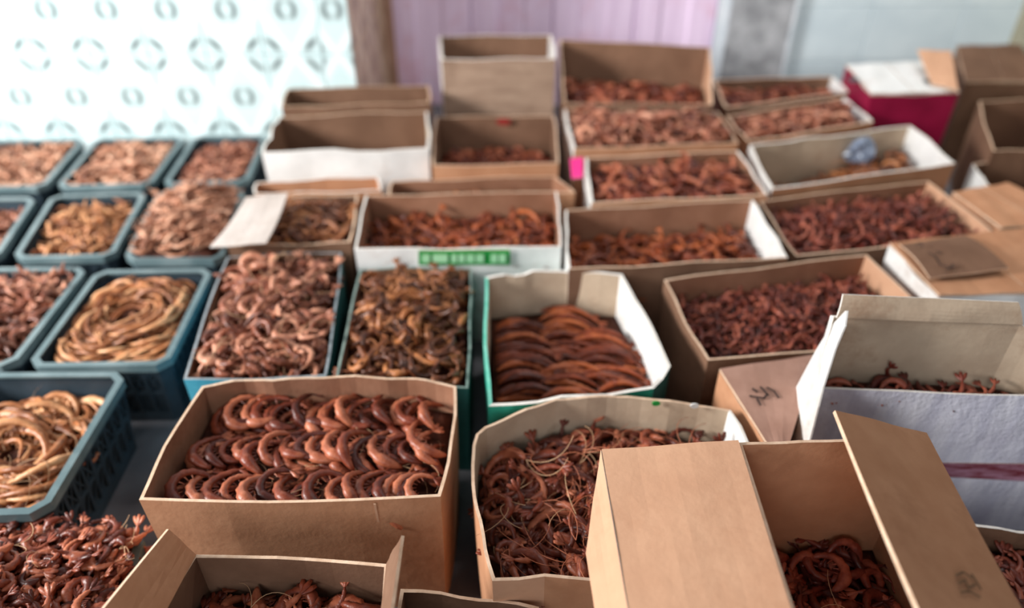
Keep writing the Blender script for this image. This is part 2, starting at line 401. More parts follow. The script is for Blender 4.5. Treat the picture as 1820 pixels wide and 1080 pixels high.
# ------------------------------------------------------------------ cardboard boxes
def offset_poly(P, t):
    n = len(P); out = []
    ar = sum(P[i][0] * P[(i + 1) % n][1] - P[(i + 1) % n][0] * P[i][1] for i in range(n)); sg = 1 if ar > 0 else -1
    for i in range(n):
        a, b, c = P[i - 1], P[i], P[(i + 1) % n]
        e1 = Vector((b[0] - a[0], b[1] - a[1])).normalized(); e2 = Vector((c[0] - b[0], c[1] - b[1])).normalized()
        n1 = Vector((-e1.y, e1.x)) * sg; n2 = Vector((-e2.y, e2.x)) * sg
        m = (n1 + n2); m = m.normalized() if m.length > 1e-6 else n1
        d = t / max(.45, m.dot(n1)); out.append((b[0] + m.x * d, b[1] + m.y * d))
    return out
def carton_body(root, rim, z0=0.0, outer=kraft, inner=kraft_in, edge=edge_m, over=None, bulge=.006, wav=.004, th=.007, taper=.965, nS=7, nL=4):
    """one folded sheet: outer faces, inner faces, cut rim and bottom, with waves in the rim and bulge in the sides.
       over = {edge index: (outer, inner, rim)}"""
    n = len(rim); cx = sum(p.x for p in rim) / n; cy = sum(p.y for p in rim) / n
    inn = offset_poly([(p.x, p.y) for p in rim], th)
    mats = []; 
    def mi(m):
        if m not in mats: mats.append(m)
        return mats.index(m)
    O = []; I = []; E = []
    for i in range(n):
        a, b = rim[i], rim[(i + 1) % n]; ia, ib = inn[i], inn[(i + 1) % n]; el = (b - a).length
        w1, w2 = R.uniform(0, 6), R.uniform(5, 12)
        ns = nS if el > .15 else 2
        nrm = Vector((b.y - a.y, -(b.x - a.x), 0)).normalized()
        if nrm.dot(Vector((cx - a.x, cy - a.y, 0))) > 0: nrm = -nrm
        for k in range(ns):
            t = k / ns; sh = math.sin(math.pi * t)
            zz = a.z + (b.z - a.z) * t + wav * sh * math.sin(w1 + t * w2) + R.uniform(-1, 1) * wav * .25 * (k > 0)
            bo = nrm * (bulge * sh + wav * .7 * sh * math.sin(w1 * 2 + t * w2))
            O.append((a.x + (b.x - a.x) * t + bo.x, a.y + (b.y - a.y) * t + bo.y, zz)); I.append((ia[0] + (ib[0] - ia[0]) * t + bo.x, ia[1] + (ib[1] - ia[1]) * t + bo.y, zz)); E.append(i)
    K = len(O); V = []; Fc = []; fm = []
    def lev(P, l):
        q = l / nL
        for (x, y, zz) in P:
            s = 1 - (1 - taper) * q + .006 * math.sin(math.pi * q)
            V.append((cx + (x - cx) * s, cy + (y - cy) * s, zz + (z0 - zz) * q))
    for l in range(nL + 1): lev(O, l)
    for l in range(nL + 1): lev(I, l)
    q = (nL + 1) * K
    for k in range(K):
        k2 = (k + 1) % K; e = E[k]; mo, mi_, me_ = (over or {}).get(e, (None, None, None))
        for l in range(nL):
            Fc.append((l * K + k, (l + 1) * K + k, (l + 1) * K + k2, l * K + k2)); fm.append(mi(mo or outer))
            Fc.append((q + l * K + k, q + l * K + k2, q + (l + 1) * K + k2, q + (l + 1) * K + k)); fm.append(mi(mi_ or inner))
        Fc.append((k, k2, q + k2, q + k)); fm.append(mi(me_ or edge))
    Fc.append(tuple(nL * K + k for k in range(K))); fm.append(mi(outer))
    b0 = len(V)
    for k in range(K): x, y, zz = V[q + nL * K + k]; V.append((x, y, zz + .008))
    Fc.append(tuple(b0 + k for k in range(K - 1, -1, -1))); fm.append(mi(inner))
    mesh_obj('box_body', V, Fc, mats, root, fm)
    return inn
def panel(name, q, mat, parent, th=.006, back=None, edge=None, bend=0.0, n=6, wav=.002, hole=None):
    """a board sheet with thickness: q = four world corners (a,b,c,d); subdivided along a-b, bowed by bend"""
    a, b, c, d = [Vector(p) for p in q]; nrm = (b - a).cross(d - a).normalized()
    V = []; m = n + 1; w1 = R.uniform(0, 6)
    for side in (0, 1):
        for j in range(m):
            for i in range(m):
                u = i / n; v = j / n
                p = (a * (1 - u) + b * u) * (1 - v) + (d * (1 - u) + c * u) * v
                p = p + nrm * (bend * math.sin(math.pi * v) + wav * math.sin(w1 + u * 7 + v * 4) * math.sin(math.pi * u) + (-th if side else 0))
                V.append(p)
    Fc = []; fm = []; q2 = m * m
    for j in range(n):
        for i in range(n):
            k = j * m + i; Fc.append((k, k + 1, k + m + 1, k + m)); fm.append(0)
            k += q2; Fc.append((k, k + m, k + m + 1, k + 1)); fm.append(1)
    def rimf(x, y): Fc.append((x, y, y + q2, x + q2)); fm.append(2)
    for i in range(n):
        rimf(i + 1, i); rimf(n * m + i, n * m + i + 1); rimf(i * m, (i + 1) * m); rimf((i + 1) * m + n, i * m + n)
    return mesh_obj(name, V, Fc, [mat, back or mat, edge or edge_m], parent, fm)
def strokes(name, lines, mat, parent, plane, w=.0035):
    """handwriting: thin flat ribbons of ink; lines in pixels laid on the plane z or on a plane (point, normal)"""
    V = []; Fc = []
    for ln in lines:
        P = []
        for (x, y) in ln:
            if isinstance(plane, (int, float)): P.append(W(x, y, plane))
            else:
                p0, nn = plane; d = W(x, y, 0) - Vector((0, 0, CZ)); t = (p0 - Vector((0, 0, CZ))).dot(nn) / d.dot(nn); P.append(Vector((0, 0, CZ)) + d * t)
        nn = Vector((0, 0, 1)) if isinstance(plane, (int, float)) else plane[1]
        for i in range(len(P) - 1):
            t = (P[i + 1] - P[i]).normalized(); s = nn.cross(t).normalized() * w / 2; b0 = len(V); e = t * w * .3
            for p in (P[i] - e, P[i + 1] + e):
                V += [p - s, p + s, p - s - nn * .001, p + s - nn * .001]
            Fc += [(b0, b0 + 1, b0 + 5, b0 + 4), (b0 + 2, b0 + 6, b0 + 7, b0 + 3), (b0, b0 + 4, b0 + 6, b0 + 2), (b0 + 1, b0 + 3, b0 + 7, b0 + 5), (b0, b0 + 2, b0 + 3, b0 + 1), (b0 + 4, b0 + 5, b0 + 7, b0 + 6)]
    return mesh_obj(name, V, Fc, mat, parent)
def zrow(py, Y): return WY(910, py, Y).z

BOXES = {}
def carton(key, label, rim, z, cy=None, closed=False, z0=0.0, fill=None, hp=None, **kw):
    root = empty('cardboard_box'); tag(root, label, 'box')
    P = [pt(p, z) for p in rim]
    inn = carton_body(root, P, z0, **kw)
    cx = sum(p.x for p in P) / len(P); cyy = sum(p.y for p in P) / len(P)
    BOXES[key] = (root, P, inn, (cx, cyy, z0))
    if closed and key == 'H':
        panel('flap', [p + Vector((0, 0, .004)) for p in P[:4]], closed, root, th=.006, wav=.002)
    elif closed:      # a bottom pair of short flaps under two long flaps meeting in the middle
        a, b, c, d = P[:4]; dz = Vector((0, 0, .004))
        m1 = (a + b) / 2; m2 = (c + d) / 2; g = (b - a).normalized() * .002
        panel('flap', [a + dz, m1 - g + dz, m2 - g + dz, d + dz], closed, root, th=.006, wav=.003)
        panel('flap', [m1 + g + dz, b + dz, c + dz, m2 + g + dz], closed, root, th=.006, wav=.003)
    if fill is not None or cy is not None:
        if fill is None: fill = zrow(cy, (P[0].y + P[1].y) / 2)
        BOXES[key] += (fill,)
    return root, P, inn
def contents(key, label, hkw):
    root, P, inn, base, fill = BOXES[key]
    n = len(P)
    # the box tapers: shrink the inner outline to the depth of the fill
    zt = sum(p.z for p in P) / n; q = max(0, min(1, (zt - fill) / zt)); s = 1 - .035 * q - .005
    poly = [(base[0] + (x - base[0]) * s, base[1] + (y - base[1]) * s) for x, y in inn]
    return heap('shrimp_heap', label, poly, fill, zbox=base[2], **hkw)

# ------------------------------------------------------------------ plastic crates
def bar(V, Fc, a, b, w, h, up=Vector((0, 0, 1))):
    t = (b - a).normalized(); s = t.cross(up).normalized() * w / 2; u = s.cross(t).normalized() * h / 2; b0 = len(V)
    for p in (a, b): V += [p - s - u, p + s - u, p + s + u, p - s + u]
    Fc += [(b0, b0 + 3, b0 + 2, b0 + 1), (b0 + 4, b0 + 5, b0 + 6, b0 + 7)] + [(b0 + i, b0 + (i + 1) % 4, b0 + 4 + (i + 1) % 4, b0 + 4 + i) for i in range(4)]
def crate(key, label, rim, z, cy=None, fill=None, detail=True):
    P0 = [pt(p, z) for p in rim]; root = empty('plastic_crate'); tag(root, label, 'crate', None)
    # cut the four corners
    P = []; n = 4; ch = .035
    for i in range(4):
        a, b, c = P0[i - 1], P0[i], P0[(i + 1) % 4]
        P.append(b + (a - b).normalized() * ch); P.append(b + (c - b).normalized() * ch)
    cx = sum(p.x for p in P) / 8; cyy = sum(p.y for p in P) / 8; C = Vector((cx, cyy, 0))
    XY = [(p.x, p.y) for p in P]
    def ring(off, zz, sc_=1.0):
        return [Vector((cx + (x - cx) * sc_, cyy + (y - cyy) * sc_, zz)) for x, y in offset_poly(XY, off)]
    # rim: an L-section lip
    prof = [(0, z - .028), (0, z), (.020, z), (.020, z - .006), (.006, z - .006), (.006, z - .028)]
    V = []; Fc = []
    for o_, zz in prof: V += ring(o_, zz)
    K = 8
    for l in range(len(prof)):
        l2 = (l + 1) % len(prof)
        for k in range(K): Fc.append((l * K + k, l * K + (k + 1) % K, l2 * K + (k + 1) % K, l2 * K + k))
    mesh_obj('crate_rim', V, Fc, plastic, root)
    bs = .90; top = ring(.012, z - .02); bot = ring(.012, .02, bs)
    V = []; Fc = []
    f1 = ring(.004, .0, bs); f2 = ring(.004, .03, bs); V += f1 + f2
    Fc += [tuple(range(7, -1, -1)), tuple(range(8, 16))] + [(k, (k + 1) % 8, 8 + (k + 1) % 8, 8 + k) for k in range(8)]
    mesh_obj('crate_floor', V, Fc, plastic_d, root)
    for i in range(0, 8):
        a0, b0_, a1, b1 = top[i], top[(i + 1) % 8], bot[i], bot[(i + 1) % 8]
        L_ = (b0_ - a0).length; V = []; Fc = []; nn = (b0_ - a0).cross(a1 - a0).normalized()
        mid = lambda u, v: (a0 * (1 - u) + b0_ * u) * (1 - v) + (a1 * (1 - u) + b1 * u) * v
        if L_ < .08:                         # corner post: solid
            c4 = [mid(0, 0), mid(1, 0), mid(1, 1), mid(0, 1)]; V = c4 + [p + nn * .006 for p in c4]
            Fc = [(0, 1, 2, 3), (7, 6, 5, 4)] + [(k, 4 + k, 4 + (k + 1) % 4, (k + 1) % 4) for k in range(4)]
            mesh_obj('corner_post', V, Fc, plastic_d, root); continue
        for v, h in ((.06, .03), (.5, .016), (.95, .02)): bar(V, Fc, mid(0, v), mid(1, v), .008, h)
        nb = max(4, int(L_ / .045))
        for k in range(nb + 1): bar(V, Fc, mid(k / nb, 0), mid(k / nb, 1), .012, .009, nn)
        if detail:
            for k in range(nb):
                bar(V, Fc, mid(k / nb, .08), mid((k + 1) / nb, .5), .006, .006, nn); bar(V, Fc, mid((k + 1) / nb, .08), mid(k / nb, .5), .006, .006, nn)
                bar(V, Fc, mid(k / nb, .52), mid((k + 1) / nb, .93), .006, .006, nn)
        c4 = [mid(0, 0), mid(1, 0), mid(1, 1), mid(0, 1)]
        cc = Vector((cx, cyy, .15)); c4 = [p + (cc - p).normalized() * .006 for p in c4]   # thin inner skin of the wall
        b0 = len(V); V += c4; Fc.append((b0, b0 + 1, b0 + 2, b0 + 3))
        mesh_obj('side_lattice', V, Fc, plastic_d, root)
    inn = offset_poly(XY, .022)
    if fill is None: fill = zrow(cy, (P0[0].y + P0[1].y) / 2)
    BOXES[key] = (root, P0, inn, (cx, cyy, .02), fill)
    rebase(root, (cx, cyy, 0))
    return root

# ------------------------------------------------------------------ the room
YL, YB = 3.53, 4.55
xc = WY(628, 100, YL).x                                     # outer corner of the projecting tiled wall
def plane_box(name, lo, hi, mat, **k):
    x0, y0, z0 = lo; x1, y1, z1 = hi
    V = [(x0, y0, z0), (x1, y0, z0), (x1, y1, z0), (x0, y1, z0), (x0, y0, z1), (x1, y0, z1), (x1, y1, z1), (x0, y1, z1)]
    Fc = [(0, 3, 2, 1), (4, 5, 6, 7), (0, 1, 5, 4), (1, 2, 6, 5), (2, 3, 7, 6), (3, 0, 4, 7)]
    return tag(mesh_obj(name, V, Fc, mat), kind='structure')
floor_m = mottled('grey_concrete_floor', (92, 90, 94), (116, 114, 118), scale=4, rough=.7)
plane_box('floor', (-3.6, -3, -.1), (3.6, YB + .2, 0), floor_m)
grout = mottled('grout', (190, 200, 200), (205, 212, 212), scale=20)
wl = plane_box('wall_left', (-3.6, YL + .012, 0), (xc - .012, YB + .2, 2.6), grout)
wb = plane_box('wall_back', (xc - .012, YB + .02, 0), (3.6, YB + .2, 2.6), grout)
wr = plane_box('wall_right', (3.0, 1.6, 0), (3.2, YB + .1, 2.6), mottled('dimmed_plaster', (150, 146, 126), (166, 160, 140), scale=3))  # olive tone of the fading light at this end, put into the plaster

def tile_mat(name, ground, tone, mark, hw, hh):
    m, nt, b = base_mat(name, .22, .5); L = nt.links
    tc = N(nt, 'ShaderNodeTexCoord'); sp = N(nt, 'ShaderNodeSeparateXYZ'); L.new(tc.outputs['Object'], sp.inputs[0])
    def M(op, a, b_=None, c=None, clamp=False):
        n = N(nt, 'ShaderNodeMath', operation=op, use_clamp=clamp)
        for i, v in enumerate((a, b_, c)):
            if v is None: continue
            if isinstance(v, (int, float)): n.inputs[i].default_value = v
            else: L.new(v, n.inputs[i])
        return n.outputs[0]
    ax = M('ABSOLUTE', sp.outputs[0]); az = M('ABSOLUTE', sp.outputs[2])
    def dist(ox, oz): return M('SQRT', M('ADD', M('POWER', M('SUBTRACT', ax, ox), 2), M('POWER', M('SUBTRACT', az, oz), 2)))
    def ringm(d, r, w): return M('SUBTRACT', 1, M('DIVIDE', M('ABSOLUTE', M('SUBTRACT', d, r)), w), clamp=True)
    dc = dist(hw, hh)
    # ring of four leaves about each tile corner: strongest on the diagonals
    ex = M('ABSOLUTE', M('SUBTRACT', ax, hw)); ez = M('ABSOLUTE', M('SUBTRACT', az, hh))
    diag = M('MULTIPLY', M('MULTIPLY', ex, ez), 1 / (.062 * .062 * .5), clamp=True)
    leaf1 = M('MULTIPLY', ringm(dc, .066, .030), M('POWER', diag, 1.5))
    d0 = dist(0, 0)
    sidew = M('MULTIPLY', ringm(d0, .036, .028), M('ADD', M('MULTIPLY', ax, 26, clamp=True), .15, clamp=True))
    # diamond lines joining the motifs
    dm = M('ADD', M('DIVIDE', ax, hw), M('DIVIDE', az, hh)); line = M('SUBTRACT', 1, M('DIVIDE', M('ABSOLUTE', M('SUBTRACT', dm, 1.0)), .26), clamp=True)
    nz = N(nt, 'ShaderNodeTexNoise', i_Scale=22, i_Detail=4); L.new(tc.outputs['Object'], nz.inputs['Vector'])
    mk = M('MULTIPLY', M('ADD', leaf1, sidew, clamp=True), M('ADD', nz.outputs[0], .35), clamp=True)
    x1 = N(nt, 'ShaderNodeMix', data_type='RGBA'); L.new(line, x1.inputs[0]); x1.inputs[6].default_value = lin(tone); x1.inputs[7].default_value = lin(ground)
    x2 = N(nt, 'ShaderNodeMix', data_type='RGBA'); L.new(mk, x2.inputs[0]); L.new(x1.outputs[2], x2.inputs[6]); x2.inputs[7].default_value = lin(mark)
    L.new(x2.outputs[2], b.inputs['Base Color']); return m
def tiles(parent, origin, ux, uz, nu, nv, tw, tH, mat, depth=.01, normal=Vector((0, -1, 0))):
    """each tile an object sharing one bevelled mesh; local x along the wall, local z up, y out of it"""
    hw, hh, g, bv = tw / 2, tH / 2, .0015, .003
    a, b = hw - g, hh - g
    V = [(-a, depth, -b), (a, depth, -b), (a, depth, b), (-a, depth, b), (-a, bv, -b), (a, bv, -b), (a, bv, b), (-a, bv, b), (-a + bv, 0, -b + bv), (a - bv, 0, -b + bv), (a - bv, 0, b - bv), (-a + bv, 0, b - bv)]
    Fc = [(3, 2, 1, 0), (8, 9, 10, 11)] + [(k, (k + 1) % 4, 4 + (k + 1) % 4, 4 + k) for k in range(4)] + [(4 + k, 4 + (k + 1) % 4, 8 + (k + 1) % 4, 8 + k) for k in range(4)]
    me = bpy.data.meshes.new('tile'); me.from_pydata(V, [], Fc); me.materials.append(mat); me.update()
    rz = math.atan2(ux.y, ux.x)
    for j in range(nv):
        for i in range(nu):
            o = bpy.data.objects.new('tile', me); COL.objects.link(o); o.parent = parent
            o.location = origin + ux * tw * (i + .5) + uz * tH * (j + .5); o.rotation_euler = (0, 0, rz)
TW = WY(470, 97, YL).x - WY(367, 97, YL).x
zA = WY(470, 97, YL).z; zB = WY(470, 17, YL).z; TH = 2 * (zB - zA)
tl_m = tile_mat('white_patterned_glaze', (236, 250, 252), (206, 228, 230), (58, 66, 66), TW / 2, TH / 2)
x0 = WY(470, 97, YL).x
k = int((xc - x0) / TW); nleft = 12
tiles(wl, Vector((x0 + k * TW - nleft * TW, YL, zA - 2 * TH)), Vector((1, 0, 0)), Vector((0, 0, 1)), nleft, 4, TW, TH, tl_m)
xr = x0 + k * TW
if xc - xr > .03:                                            # the cut column beside the corner
    tiles(wl, Vector((xr, YL, zA - 2 * TH)), Vector((1, 0, 0)), Vector((0, 0, 1)), 1, 4, xc - xr, TH, tl_m)
# return of the projecting wall: narrow tan tiles
tan_m = tile_mat('tan_patterned_glaze', (214, 194, 168), (186, 160, 134), (96, 72, 54), .17, TH / 2)
tiles(wl, Vector((xc - .0, YL + .01, zA - 2 * TH)), Vector((0, 1, 0)), Vector((0, 0, 1)), 3, 4, (YB - YL) / 3, TH, tan_m)
# lilac double door with upright ribs and a pale metal jamb
lil = mottled('lilac_paint', (222, 198, 226), (236, 214, 240), scale=3, streak=(5, 5, .5), rough=.35, spec=.5, bump=.1, dirt=(220, 176, 196))  # upright streaks stand for reflections in the gloss, put into the colour
dx0, dx1 = xc + .02, WY(1268, 60, YB).x
d = empty('door_1', ((dx0 + dx1) / 2, YB, 0)); tag(d, kind='structure')
nleaf = 4
for i in range(nleaf):
    a = dx0 + (dx1 - dx0) * i / nleaf; b = dx0 + (dx1 - dx0) * (i + 1) / nleaf; V = []; Fc = []
    prof = [(a + .002, .0), (a + .012, -.012), (a + (b - a) * .30, -.012), (a + (b - a) * .34, 0), (a + (b - a) * .64, 0), (a + (b - a) * .68, -.012), (b - .012, -.012), (b - .002, 0)]
    for zz in (0, 2.2):
        for x, y in prof: V.append((x - d.location.x, y, zz))
    V += [(a + .002 - d.location.x, .018, 0), (b - .002 - d.location.x, .018, 0), (a + .002 - d.location.x, .018, 2.2), (b - .002 - d.location.x, .018, 2.2)]
    m_ = len(prof); Fc = [(j, j + 1, j + 1 + m_, j + m_) for j in range(m_ - 1)] + [(2 * m_, 2 * m_ + 1, 2 * m_ + 3, 2 * m_ + 2), (0, m_, 2 * m_ + 2, 2 * m_), (m_ - 1, 2 * m_ + 1, 2 * m_ + 3, 2 * m_ - 1)]
    mesh_obj('door_panel', V, Fc, lil, d)
metal = mottled('pale_metal_trim', (206, 216, 224), (226, 232, 238), scale=5, rough=.3, spec=.6)
plane_box('trim_1', (dx1, YB - .03, 0), (WY(1288, 60, YB).x, YB + .02, 2.6), metal)
plane_box('trim_2', (xc + .0, YB - .04, 0), (xc + .05, YB + .02, 2.6), mottled('brown_frame', (160, 124, 106), (176, 140, 122)))
gx0, gx1 = WY(1288, 60, YB).x, WY(1402, 60, YB).x
marble = mottled('grey_marble', (140, 142, 146), (182, 184, 188), scale=9, rough=.4, dirt=(100, 100, 102))
pil = plane_box('trim_3', (gx0, YB - .06, 0), (gx1 - .02, YB + .02, 2.6), marble)
plane_box('trim_4', (gx1 - .02, YB - .065, 0), (gx1, YB + .02, 2.6), metal)
bl_m = mottled('pale_blue_glaze', (200, 216, 224), (216, 230, 236), scale=2.5, rough=.3, spec=.5, bump=.03)
tw2 = WY(1700, 60, YB).x - WY(1540, 60, YB).x
n2 = int((3.3 - gx1) / tw2) + 1; xx = WY(1540, 60, YB).x; off = (xx - gx1) % tw2
tiles(wb, Vector((gx1 + off - tw2 * (1 if off > .01 else 0), YB, WY(1540, 10, YB).z - 4 * tw2 * .6)), Vector((1, 0, 0)), Vector((0, 0, 1)), n2 + 1, 7, tw2, tw2 * .6, bl_m)

# ------------------------------------------------------------------ crates on the left
crate('c1a', 'grey-green plastic crate by the patterned tiles, leftmost of the back row', [(-60, 250), (152, 246), (78, 332), (-170, 338)], .26, cy=256)
crate('c1b', 'grey-green plastic crate by the patterned tiles, second from the left edge', [(172, 246), (330, 243), (268, 328), (98, 333)], .26, cy=252)
crate('c1c', 'dark crate in the back corner between tiles and stacked cartons', [(346, 242), (476, 240), (440, 322), (288, 328)], .26, cy=254)
crate('c2a', 'plastic crate cut by the left edge, second row from the tiles', [(-170, 352), (66, 350), (-5, 458), (-280, 462)], .26, cy=366)
crate('c2b', 'plastic crate of brown shrimp just left of the overflowing pale crate', [(92, 347), (262, 341), (200, 455), (20, 460)], .26, cy=362)
crate('c2c', 'crate heaped high with pale shrimp above its rim', [(280, 340), (436, 335), (395, 462), (218, 462)], .26, cy=340)
crate('c3a', 'plastic crate of reddish shrimp at left edge, third row from the tiles', [(-120, 476), (158, 474), (22, 650), (-330, 655)], .26, cy=480)
crate('c3b', 'plastic crate of swirled golden shrimp beside the blue-sided carton', [(172, 480), (380, 476), (297, 648), (45, 652)], .26, cy=500)
crate('c4', 'large grey-green crate of long golden shrimp at left edge, lattice side showing', [(-60, 662), (228, 660), (78, 912), (-260, 925)], .26, cy=700)
crate('c5', 'crate buried under overflowing shrimp in the bottom left corner', [(-120, 938), (262, 938), (120, 1400), (-400, 1400)], .20, fill=.215)

contents('c1a', 'pale pink shrimp heap in the leftmost crate under the patterned tiles', dict(scheme='pale', L=.10, th=.022, lod=0, bump=.01))
contents('c1b', 'pale shrimp heap in the second crate under the patterned tiles', dict(scheme='pale', L=.11, th=.024, lod=0, bump=.015))
contents('c1c', 'rosy shrimp heap in the corner crate left of the stacked cartons', dict(scheme='pink', L=.08, th=.018, lod=0, bump=.02))
contents('c2a', 'dark rosy shrimp heap at the left edge, second crate row', dict(scheme='pink', L=.08, th=.02, lod=0, bump=.01))
contents('c2b', 'golden brown shrimp heap in crate left of the overflowing pale heap', dict(scheme='gold', L=.12, th=.02, curl=2.2, lod=0, bump=.03))
contents('c2c', 'tall overflowing heap of pale shrimp left of the white-flapped carton', dict(scheme='pale', L=.12, th=.019, curl=2.0, lod=1, bump=.085, over=.012, mode='slant', whiskers=.15))
contents('c3a', 'reddish brown shrimp heap in crate at the left edge', dict(scheme='pink', L=.09, th=.020, curl=2.2, lod=1, bump=.02))
contents('c3b', 'neat swirl of long golden shrimp in crate beside the blue-sided carton', dict(scheme='gold', L=.19, th=.019, curl=1.9, lod=1, bump=.045, mode='swirl', tilt=.15, dens=1.2))
contents('c4', 'lower layers of golden shrimp in the large lattice crate', dict(scheme='gold', L=.21, th=.024, curl=2.3, lod=2, bump=.03, mode='swirl', tilt=.2, dens=1.25, single=44,
    single_label='long golden shrimp in the left lattice crate', group='long golden shrimps in the left lattice crate', single_zone=lambda x, y: x > -1.45))
contents('c5', 'lower layers of glossy reddish shrimp in the bottom left corner', dict(scheme='red', L=.085, th=.024, curl=2.4, lod=2, bump=.06, over=.035, dens=1.3, tilt=.22, single=60,
    single_label='glossy reddish shrimp in bottom left corner heap', group='reddish shrimps in the bottom left corner', single_zone=lambda x, y: y > .74))

# ------------------------------------------------------------------ cartons, front ones first
WH = (white, white, edge_w)
r, P, _ = carton('C1', 'large kraft carton of shrimp crescents in rows, nearest middle-left', [(359, 686), (485, 674), (689, 671), (811, 686), (783, 882), (247, 888)], .42, cy=708, outer=kraft, bulge=.012, wav=.003)
panel('tape_strip', [P[4] + (P[5] - P[4]) * .22 + Vector((0, -.016, -.002)), P[4] + (P[5] - P[4]) * .212 + Vector((0, -.016, -.002)), P[4] + (P[5] - P[4]) * .212 + Vector((0, -.010, -.07)), P[4] + (P[5] - P[4]) * .22 + Vector((0, -.010, -.07))], kraft_lt, r, th=.001, n=1)
contents('C1', 'lower layers of reddish shrimp in the large front kraft carton', dict(scheme='red', L=.168, th=.030, curl=2.7, mode='rows', lod=2, over=.007, single=52, whiskers=.06, lump=.006,
    single_label='crescent shrimp in the large front kraft carton', group='crescent shrimps in the large front carton'))

r, P, _ = carton('C2', 'many-sided warped grey-lined carton, front middle, partly under a pale flap', [(861, 758), (987, 708), (1116, 703), (1298, 728), (1331, 786), ('w', .50, 1.12), ('w', .415, 1.01), ('w', .40, .86), (968, 1024), (875, 1032), (838, 860), (840, 791)], .40, cy=782, inner=greyb, outer=kraft,
    over={3: (white, white, edge_w), 8: (kraft_lt, None, edge_m)}, bulge=.004)
contents('C2', 'lower layers of dark shrimp in the many-sided front carton', dict(scheme='red', L=.145, th=.026, curl=2.9, lod=2, single=48, whiskers=.6, tilt=.3,
    single_label='dark shrimp in the many-sided grey-lined carton', group='whiskered shrimps in the many-sided carton', single_zone=lambda x, y: x < .38))
tackp = BOXES['C2'][1]
for (px_, py_, m_, l_) in ((1166, 716, green, 'green round spot'), (1234, 720, white, 'white round spot')):
    Y_ = tackp[2].y - .012 - (px_ - 1116) / 182 * (tackp[2].y - tackp[3].y); c = WY(px_, py_, Y_ - .004); V = []; 
    for s_ in (0, .003):
        for q in range(10): V.append(c + Vector((math.cos(q * .628) * .011, -s_, math.sin(q * .628) * .008)))
    o = mesh_obj('sticker_spot', V, [tuple(range(10)), tuple(range(19, 9, -1))] + [(q, (q + 1) % 10, 10 + (q + 1) % 10, 10 + q) for q in range(10)], m_, r); o['label'] = l_

# D: tall open carton, right foreground
ZD = .62
r, P, _ = carton('D', 'tall kraft carton with wide open flaps in the right foreground', [(1312, 786), (1500, 780), (1645, 775), ('w', .80, .50), ('w', .44, .50)], ZD, fill=.30, outer=kraft, inner=kraft, bulge=.0, wav=.001)
A, B = P[0], W(1408, 1110, ZD)
B = Vector((P[4].x, P[4].y, ZD)); 
e0 = W(1070, 802, ZD - .03); e1 = W(1128, 1140, ZD - .03)
o = panel('flap', [e0, A, B + Vector((0, .0, 0)), e1], kraft_lt, r, th=.007, bend=.004, n=8); o['label'] = 'wide pale flap folded outward'
o = panel('flap', [W(1044, 985, ZD - .085), e0, e1, W(1070, 1150, ZD - .10)], kraft_lt, r, th=.006, edge=edge_w); o['label'] = 'creased pale strip hanging from the flap'
# right flap, standing up and leaning in over the opening
h0 = P[2]; h1 = P[3]
f0 = WY(1480, 733, P[2].y - .05); 
vec = f0 - h0
f1 = h1 + vec * 1.0
pr = panel('flap', [f0, h0 + Vector((-.004, 0, .004)), h1 + Vector((-.004, 0, .004)), f1 + Vector((.0, 0, 0))], kraft, r, th=.007, bend=.004, n=8); pr['label'] = 'tan flap standing half up over the opening'
nn = (h0 - f0).cross(f1 - f0).normalized(); nn = nn if nn.z > 0 else -nn
strokes('printed_mark', [[(1700, 1022), (1712, 1016), (1728, 1026)], [(1704, 1036), (1716, 1030), (1722, 1044), (1734, 1038)], [(1708, 1052), (1722, 1050), (1742, 1060)], [(1728, 1020), (1744, 1046)]], kraft_pr, pr, (f0 + nn * .009, nn), .003)
contents('D', 'dark lower layers of shrimp deep in the tall right carton', dict(scheme='wine', L=.14, th=.028, curl=2.7, lod=2, single=10,
    single_label='dim shrimp deep in tall open-flapped carton', group='shrimps deep in the tall right carton', single_zone=lambda x, y: y > .7 and x < .75))

# E: front bottom carton with flaps
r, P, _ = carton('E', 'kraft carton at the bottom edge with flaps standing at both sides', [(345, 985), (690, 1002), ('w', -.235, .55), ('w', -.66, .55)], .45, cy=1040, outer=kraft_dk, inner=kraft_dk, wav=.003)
panel('flap', [W(296, 940, .53), P[0], P[3], ('x',) and Vector((P[3].x - .10, P[3].y, .53))], kraft, r, back=kraft, bend=.003)
panel('flap', [P[1] + Vector((.002, 0, 0)), W(719, 952, .55), Vector((W(719, 952, .55).x - .005, .5, .55)), P[2] + Vector((.002, 0, 0))], kraft_dk, r, bend=.002)
contents('E', 'brown lower layers of shrimp in the bottom edge carton', dict(scheme='red', L=.12, th=.026, curl=2.6, lod=1, single=10,
    single_label='shadowed shrimp in the bottom edge carton', group='shrimps in the bottom edge carton', single_zone=lambda x, y: y > .72))
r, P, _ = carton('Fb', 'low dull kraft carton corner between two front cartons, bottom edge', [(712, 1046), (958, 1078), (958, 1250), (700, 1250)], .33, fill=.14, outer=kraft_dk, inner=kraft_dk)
contents('Fb', 'dark shrimp heap low in the carton at bottom middle', dict(scheme='wine', L=.10, th=.024, lod=0))

